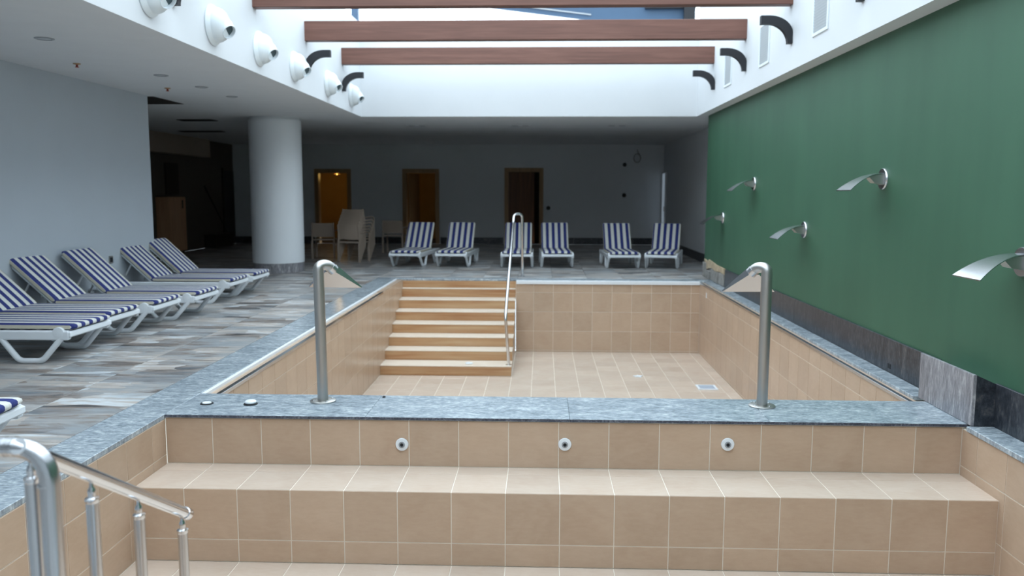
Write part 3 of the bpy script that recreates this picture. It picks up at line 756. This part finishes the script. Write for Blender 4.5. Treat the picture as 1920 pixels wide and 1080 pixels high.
# ------------------------------------------------------------------ ceiling fittings
def downlight(x, y, lab, r=.085):
    d = empty('downlight', (x, y, H)); tag(d, lab, 'downlight', 'unlit recessed downlights')
    part('rim', MB().lathe([(r, -.0005), (r, -.006), (r-.02, -.010), (r-.022, -.002)], 28), 'grey_metal', d, 40, world=False)
    part('lens', MB().lathe([(r-.023, -.001), (r-.025, -.004), (.01, -.004)], 24), 'louvre', d, 40, world=False)
for (px, py), lab in zip(((83, 72), (302, 141), (378, 163), (435, 181)), ('recessed downlight nearest in the ceiling over the loungers', 'recessed downlight, second nearest in the ceiling over the loungers', 'recessed downlight, third in the ceiling over the loungers', 'recessed downlight closest to the column')):
    p = pix(px, py, 'z', H); downlight(p.x, p.y, lab)
for x, lab in ((-2.63, 'faint double ceiling lamp past the end wall, on the column side'), (-.46, 'faint double ceiling lamp past the end wall, in the middle'), (1.55, 'faint double ceiling lamp past the end wall, toward the green wall')):
    d = empty('twin_downlight', (x, 17.53, H)); tag(d, lab, 'downlight', 'twin downlights in the back ceiling')
    part('frame', MB().box((-.22, -.11, -.008), (.22, .11, -.0005), .002), 'ceil', d, world=False)
    for q in (-.11, .11): part('lens', MB().lathe([(.075, -.0085), (.07, -.012), (.02, -.009)], 20, (q, 0, 0)), 'grey_metal', d, 40, world=False)
for (px, py), lab in zip(((144, 119), (314, 165)), ('red tipped sprinkler head over the near loungers', 'red tipped sprinkler head near the end of the white wall')):
    p = pix(px, py, 'z', H); d = empty('sprinkler', (p.x, p.y, H)); tag(d, lab, 'sprinkler', 'ceiling sprinklers')
    part('rosette', MB().lathe([(.04, -.0005), (.038, -.008), (.015, -.014)], 20), 'frame_wood', d, 40, world=False)
    part('bulb', MB().lathe([(.012, -.0142), (.012, -.035), (.022, -.038), (.022, -.042), (.006, -.046)], 14), 'red', d, 40, world=False)
p = pix(309, 188, 'z', H)
hh = empty('ceiling_hatch', (-6.2, 12.75, H)); tag(hh, 'dark open hatch in the ceiling beside the white wall end', 'hatch')
part('dark_panel', MB().box((-6.75, 12.22, H-.005), (-5.72, 13.25, H-.0005)), 'dark', hh)
for (px, py, wx, wy), lab in zip(((370, 225, .35, .16), (378, 246, .5, .14)), ('dark slot vent in the recess ceiling, nearer the light', 'long dark slot vent deep in the recess ceiling')):
    p = pix(px, py, 'z', H); d = empty('ceiling_vent', (p.x, p.y, H)); tag(d, lab, 'vent', 'dark slot vents in the recess ceiling')
    part('frame', MB().box((-wx, -wy, -.012), (wx, wy, -.0005), .003), 'dark', d, world=False)
    for q in (-1, 0, 1): part('slot', MB().box((-wx+.04, q*wy*.55-.02, -.016), (wx-.04, q*wy*.55+.02, -.0121)), 'black', d, world=False)

# ------------------------------------------------------------------ sun loungers
def lounger(angle=43.0, blen=.70, W=.335):
    """local: foot end at x=0, head toward +x, width along y"""
    r = empty('sun_lounger', (0, 0, 0)); HX = 1.10; zf = .285
    ca, sa = math.cos(math.radians(angle)), math.sin(math.radians(angle))
    fr = MB()
    for s_ in (-1, 1): fr.box((.02, s_*W-.027, zf-.075), (1.78, s_*W+.025, zf+.012), .012)
    fr.box((.0, -W-.02, zf-.05), (.06, W+.02, zf+.006), .012)
    fr.box((1.74, -W, zf-.05), (1.79, W, zf), .010)
    part('frame', fr, 'plastic', r, world=False)
    for i in range(7):
        x = .16+i*.14
        part('slat', MB().box((x-.05, -W+.026, zf-.012), (x+.05, W-.026, zf+.004), .004), 'plastic', r, world=False)
    for s_ in (-1, 1):
        for xa, xb, xc, xd in ((.07, .27, .48, .67), (1.18, 1.34, 1.52, 1.70)):
            pth = fillet([(xa, s_*W, zf-.03), (xb, s_*(W+.012), .022), (xc, s_*(W+.012), .022), (xd, s_*W, zf-.03)], .045, 4)
            part('leg', MB().tube(pth, .027, 8), 'plastic', r, 50, world=False)
    for s_ in (-1, 1):      # rounded shoulder where the leg meets the rail
        part('shoulder', MB().lathe([(.03, -.028), (.055, -.024), (.055, .024), (.03, .028)], 18, (.11, s_*W, zf-.012), 'y'), 'plastic', r, 40, world=False)
    bk_ = MB()
    R = Matrix.Translation((HX, 0, zf+.01)) @ Matrix.Rotation(-math.radians(angle), 4, 'Y')
    bf = MB()
    for s_ in (-1, 1): bf.box((0, s_*(W-.055)-.022, -.03), (blen, s_*(W-.055)+.022, 0), .008)
    bf.box((blen-.05, -W+.03, -.03), (blen, W-.03, 0), .008)
    b0 = part('backrest_frame', bf, 'plastic', r, False, R, world=False)
    for i in range(5):
        x = .07+i*.13
        part('back_slat', MB().box((x-.045, -W+.078, -.02), (x+.045, W-.078, -.004), .003), 'plastic', b0, world=False)
    px, pz = HX+blen*.62*ca, zf+blen*.62*sa-.03
    for s_ in (-1, 1):
        part('prop', MB().tube([(px, s_*.2, pz), (px+.18, s_*.2, zf-.03)], .013, 8), 'plastic', r, 50, world=False)
    part('prop_bar', MB().tube([(px+.18, -W, zf-.03), (px+.18, W, zf-.03)], .013, 8), 'plastic', r, 50, world=False)
    # cushion: seat pad and back pad, soft edged, one piece folded at the hinge
    t = .055; wd = W-.01
    prof = []
    pts = [(-.012, .0), (.0, .03), (.03, t), (HX-.03, t)]
    def padmesh(L, x0):
        nx, ny = 10, 12; mb = MB(); vs = []; fs = []
        # cross-section ring in y-z, rounded; swept along x with rounded ends
        ring = []
        for q in range(20):
            a = 2*PI*q/20; cy_, sz_ = math.cos(a), math.sin(a)
            yy = (abs(cy_)**.28)*(1 if cy_ >= 0 else -1); zz = (abs(sz_)**.5)*(1 if sz_ >= 0 else -1)
            ring.append((yy, zz))
        xs_ = [0, .008, .03, .08, .3*L, .6*L, L-.08, L-.03, L-.008, L]
        sc_ = [.35, .72, .95, 1, 1, 1, 1, .95, .72, .35]
        for x, s2 in zip(xs_, sc_):
            for yy, zz in ring: vs.append((x0+x, yy*(wd-(1-s2)*.03), t/2+zz*t/2*s2))
        m_ = len(ring)
        for i in range(len(xs_)-1):
            for j in range(m_):
                q = (j+1) % m_; fs.append((i*m_+j, i*m_+q, (i+1)*m_+q, (i+1)*m_+j))
        fs += [tuple(range(m_)), tuple(range((len(xs_)-1)*m_, len(xs_)*m_))]
        return mb.add(vs, fs)
    c1 = part('seat_cushion', padmesh(HX+.03, 0), 'stripe', r, 60, Matrix.Translation((-.015, 0, zf+.0125)), world=False)
    c2 = part('back_cushion', padmesh(blen+.02, 0), 'stripe', r, 60, R @ Matrix.Translation((.01, 0, .001)), world=False)
    for c_, L in ((c1, HX+.03), (c2, blen+.02)):
        for s_ in (-1, 1): part('piping', MB().box((.03, s_*(wd+.0005)-.0015, .012), (L-.03, s_*(wd+.0005)+.0015, .043)), 'cream', c_, world=False)
    return r
base = lounger()
spec = [  # x, y, rz(deg), label
    (-4.18, 7.46, 180, 'striped sun lounger nearest in the row along the white wall, legs in full view'),
    (-4.27, 8.22, 180, 'striped sun lounger touching the nearest one, second in the wall row'),
    (-4.21, 9.10, 181, 'striped sun lounger third in the wall row, raised back near the left picture edge'),
    (-4.10, 9.95, 180, 'striped sun lounger fourth in the wall row, before the wall socket'),
    (-4.25, 11.44, 180, 'striped sun lounger fifth in the wall row, past the wall socket'),
    (-4.22, 12.28, 180, 'striped sun lounger last in the wall row, at the end of the white wall'),
    (-2.99, 4.27, 184, 'striped sun lounger of which only a foot corner shows at the left picture edge'),
]
objs = [base]
for i in range(1, 7): objs.append(copy_tree(base))
for o, (x, y, a, lab) in zip(objs, spec):
    place(o, (x, y, 0), math.radians(a)); tag(o, lab, 'sun lounger', 'loungers along the white wall')
far = lounger(54.0, .66, .30)
spec = [
    (-2.78, 16.63, 84, 'striped lounger facing the pool, nearest the stacked chairs'),
    (-1.84, 16.66, 86, 'striped lounger facing the pool, second from the stacked chairs'),
    (-.50, 16.62, 90, 'striped lounger facing the pool, behind the chrome stair handrail'),
    (.33, 16.67, 92, 'striped lounger facing the pool, just right of the door ajar'),
    (1.66, 16.53, 92, 'striped lounger facing the pool, second from the green wall'),
    (2.38, 16.56, 77, 'striped lounger facing the pool, nearest the green wall'),
]
objs = [far]+[copy_tree(far) for _ in range(5)]
for o, (x, y, a, lab) in zip(objs, spec):
    place(o, (x, y, 0), math.radians(a)); tag(o, lab, 'sun lounger', 'loungers facing the pool across the far deck')

# ------------------------------------------------------------------ resin chairs
def chair():
    """local: back of the chair toward -y (the viewer), sitter faces +y"""
    r = empty('resin_chair', (0, 0, 0)); w_ = .25
    part('seat', MB().box((-w_, -.22, .42), (w_, .24, .445), .010), 'taupe', r, world=False)
    nx = 6; vs = []; fs = []
    for k_, (z, yb) in enumerate(((.50, -.225), (.66, -.245), (.82, -.275))):
        for i in range(nx+1):
            x = -w_+.02+(2*w_-.04)*i/nx; c_ = -.02*(1-(2*i/nx-1)**2)
            vs.append((x, yb+c_, z)); vs.append((x, yb+c_-.018, z))
    def id_(k_, i, s_): return (k_*(nx+1)+i)*2+s_
    for k_ in range(2):
        for i in range(nx):
            fs.append((id_(k_, i, 0), id_(k_, i+1, 0), id_(k_+1, i+1, 0), id_(k_+1, i, 0)))
            fs.append((id_(k_, i, 1), id_(k_+1, i, 1), id_(k_+1, i+1, 1), id_(k_, i+1, 1)))
    for i in range(nx):
        fs.append((id_(0, i, 0), id_(0, i, 1), id_(0, i+1, 1), id_(0, i+1, 0))); fs.append((id_(2, i, 0), id_(2, i+1, 0), id_(2, i+1, 1), id_(2, i, 1)))
    for k_ in range(2):
        for i in (0, nx): fs.append((id_(k_, i, 0), id_(k_+1, i, 0), id_(k_+1, i, 1), id_(k_, i, 1)))
    part('backrest', MB().add(vs, fs), 'taupe', r, 50, world=False)
    for s_ in (-1, 1):
        part('leg', MB().prism([(s_*w_-.025, .0), (s_*w_+.02, .0), (s_*w_+.012, .42), (s_*w_-.025, .42)], -.26, -.215, 'y'), 'taupe', r, world=False)
        part('leg', MB().prism([(s_*w_-.02, .0), (s_*w_+.02, .0), (s_*w_+.015, .42), (s_*w_-.025, .42)], .20, .245, 'y'), 'taupe', r, world=False)
        part('back_post', MB().tube([(s_*w_, -.235, .40), (s_*w_, -.245, .60), (s_*(w_-.01), -.285, .83)], .018, 8), 'taupe', r, 50, world=False)
        part('armrest', MB().tube(fillet([(s_*(w_+.01), -.25, .64), (s_*(w_+.025), .10, .655), (s_*(w_+.02), .20, .62), (s_*w_, .225, .43)], .06, 4), .017, 8), 'taupe', r, 50, world=False)
    part('rear_rail', MB().box((-w_+.02, -.25, .425), (w_-.02, -.225, .46), .005), 'taupe', r, world=False)
    return r
base = chair()
spec = [(-5.02, 19.05, 0, 4, 'taupe resin chair standing alone beside the column side of the stack')]
rel = ['bottom', 'second', 'third', 'fourth', 'fifth', 'top']
for i in range(6): spec.append((-4.13+i*.012, 18.10+i*.05, i*.066, -14, 'taupe resin chair in the stack, %s' % (['lowest of six', 'second from the bottom', 'third from the bottom', 'third from the top', 'second from the top', 'topmost of six'][i])))
spec.append((-3.72, 20.9, 0, -3, 'taupe resin chair standing alone behind the nearest striped lounger'))
objs = [base]+[copy_tree(base) for _ in range(len(spec)-1)]
for o, (x, y, z, a, lab) in zip(objs, spec):
    place(o, (x, y, z), math.radians(a)); tag(o, lab, 'chair', 'taupe resin chairs')

# ------------------------------------------------------------------ recess furniture and wall bits
cb = empty('cabinet', (-9.0, 19.9, 0)); tag(cb, 'tall brown cabinet in the dark recess, warm light put into its colour', 'cabinet')
part('body', MB().box((XREC+.001, 19.45, .08), (-8.86, 20.35, 1.40), .005), 'cab_lit', cb)
part('plinth', MB().box((XREC+.02, 19.5, .001), (-8.9, 20.3, .0795)), 'dark', cb)
dr = part('cabinet_door', MB().box((-8.8595, 19.47, .10), (-8.84, 20.33, 1.38), .003), 'cab_lit', cb)
part('handle', MB().box((-8.8395, 20.12, 1.12), (-8.82, 20.15, 1.32), .004), 'dark', dr)
tag(part('wall_panel', MB().box((XREC+.0005, 19.98, 1.45), (XREC+.04, 20.68, 2.23), .004), 'dark', None), 'dark flat panel on the recess wall above the cabinet', 'panel')
d = empty('door_4', (XREC, 24.05, 0)); tag(d, 'black doorway at the end of the dark recess', 'doorway', kind='structure')
part('door_leaf', MB().box((XREC+.0005, 23.65, .006), (XREC+.03, 24.45, 2.13), .003), 'black', d)
part('jamb', MB().box((XREC+.0005, 23.58, .006), (XREC+.05, 23.645, 2.2), .003), 'dark', d)
bx_ = empty('bench_box', (-9.0, 22.85, 0)); tag(bx_, 'low dark box at the foot of the recess wall', 'box')
part('body', MB().box((XREC+.001, 22.2, .001), (-8.86, 23.5, .33), .005), 'dark', bx_)
part('lid', MB().box((XREC+.001, 22.18, .3305), (-8.84, 23.52, .36), .004), 'dark', bx_)
tag(part('leaning_pole', MB().tube([(-8.95, 23.28, .386), (XREC+.026, 22.3, 1.68)], .024, 10), 'black', None, 50), 'dark pole leaning on the wall inside the recess', 'pole')
# warm lamp and boxes behind the first doorway
lm = empty('pendant_lamp', (-6.34, 25.6, 2.7)); tag(lm, 'small glowing pendant lamp inside the orange doorway', 'lamp')
part('cord', MB().tube([(0, 0, -.0005), (0, 0, -.46)], .005, 6), 'black', lm, world=False)
part('shade', MB().lathe([(.02, -.46), (.10, -.62), (.095, -.62), (.015, -.465)], 20, cap=False), 'cardboard', lm, 40, world=False)
part('bulb', MB().lathe([(.01, -.47), (.035, -.55), (.035, -.60), (.01, -.635)], 14), 'bulb', lm, 50, world=False)
ld = bpy.data.lights.new('lamp_light', 'POINT'); ld.energy = 1.2; ld.color = (1, .62, .17); ld.shadow_soft_size = .05
lo = link('lamp_light', None); COL.objects.unlink(lo); bpy.data.objects.remove(lo)
lo = bpy.data.objects.new('lamp_light', ld); COL.objects.link(lo); lo.parent = lm; lo.location = (0, 0, -.68)
for x, y, z, s_, lab in ((-6.05, 26.4, 0, .55, 'large cardboard box on the store room floor'), (-6.0, 26.42, .5505, .38, 'smaller cardboard box on top of the large one')):
    r = empty('cardboard_box', (x, y, z)); tag(r, lab, 'box', 'boxes in the store room')
    part('carton', MB().box((-s_/2, -s_/2, .001), (s_/2, s_/2, s_-.002), .006), 'cardboard', r, world=False)
    part('tape', MB().box((-.03, -s_/2-.001, s_-.0018), (.03, s_/2+.001, s_-.0005)), 'cream', r, world=False)
for x, z, nm, lab, mt in ((2.413, 2.338, 'pipe_stub', 'dark round pipe stub high on the back wall', 'cap_dark'), (2.413, 1.454, 'wall_socket', 'brown wall box below the pipe stub', 'dark'), (.194, 1.073, 'light_switch', 'dark switch box right of the door ajar', 'cap_dark')):
    r = empty(nm, (x, YBK, z)); tag(r, lab, 'wall fitting')
    part('plate', MB().lathe([(.06, -.0005), (.06, -.012), (.05, -.02), (.03, -.02)], 20, axis='y'), mt, r, 40, world=False)
    part('centre', MB().lathe([(.028, -.0202), (.026, -.028), (.01, -.028)], 16, axis='y'), 'black', r, 40, world=False)
cc = [(2.77+.10*math.cos(2*PI*i/28), YBK-.02-.0006*i, 2.53+.125*math.sin(2*PI*i/28)) for i in range(60)]
tag(part('cable_coil', MB().tube(cc+[(2.78, YBK-.03, 2.72), (2.77, YBK-.005, 2.78)], .011, 6), 'grey_mortar', None, 60), 'loop of grey cable hanging high on the back wall', 'cable')
d = empty('door_5', (XRF, 24.2, 0)); tag(d, 'tall narrow white door edge in the far corner', 'door', kind='structure')
part('door_leaf', MB().box((XRF-.05, 23.9, .21), (XRF-.0005, 24.45, 2.12), .004), 'plastic', d)
part('glass_pane', MB().box((XRF-.056, 23.95, .3), (XRF-.0505, 24.40, 2.08)), 'pane', d)['label'] = 'frosted pane letting in daylight'
part('handle', MB().box((XRF-.075, 23.91, 1.0), (XRF-.0505, 23.935, 1.14), .004), 'steel', d)
so = empty('socket', (WL, 10.85, .62)); tag(so, 'small dark wall socket between two loungers', 'socket')
part('plate', MB().box((.0005, -.05, -.05), (.012, .05, .05), .004), 'steel_dull', so, world=False)
part('insert', MB().box((.0122, -.03, -.03), (.015, .03, .03), .001), 'cap_dark', so, world=False)
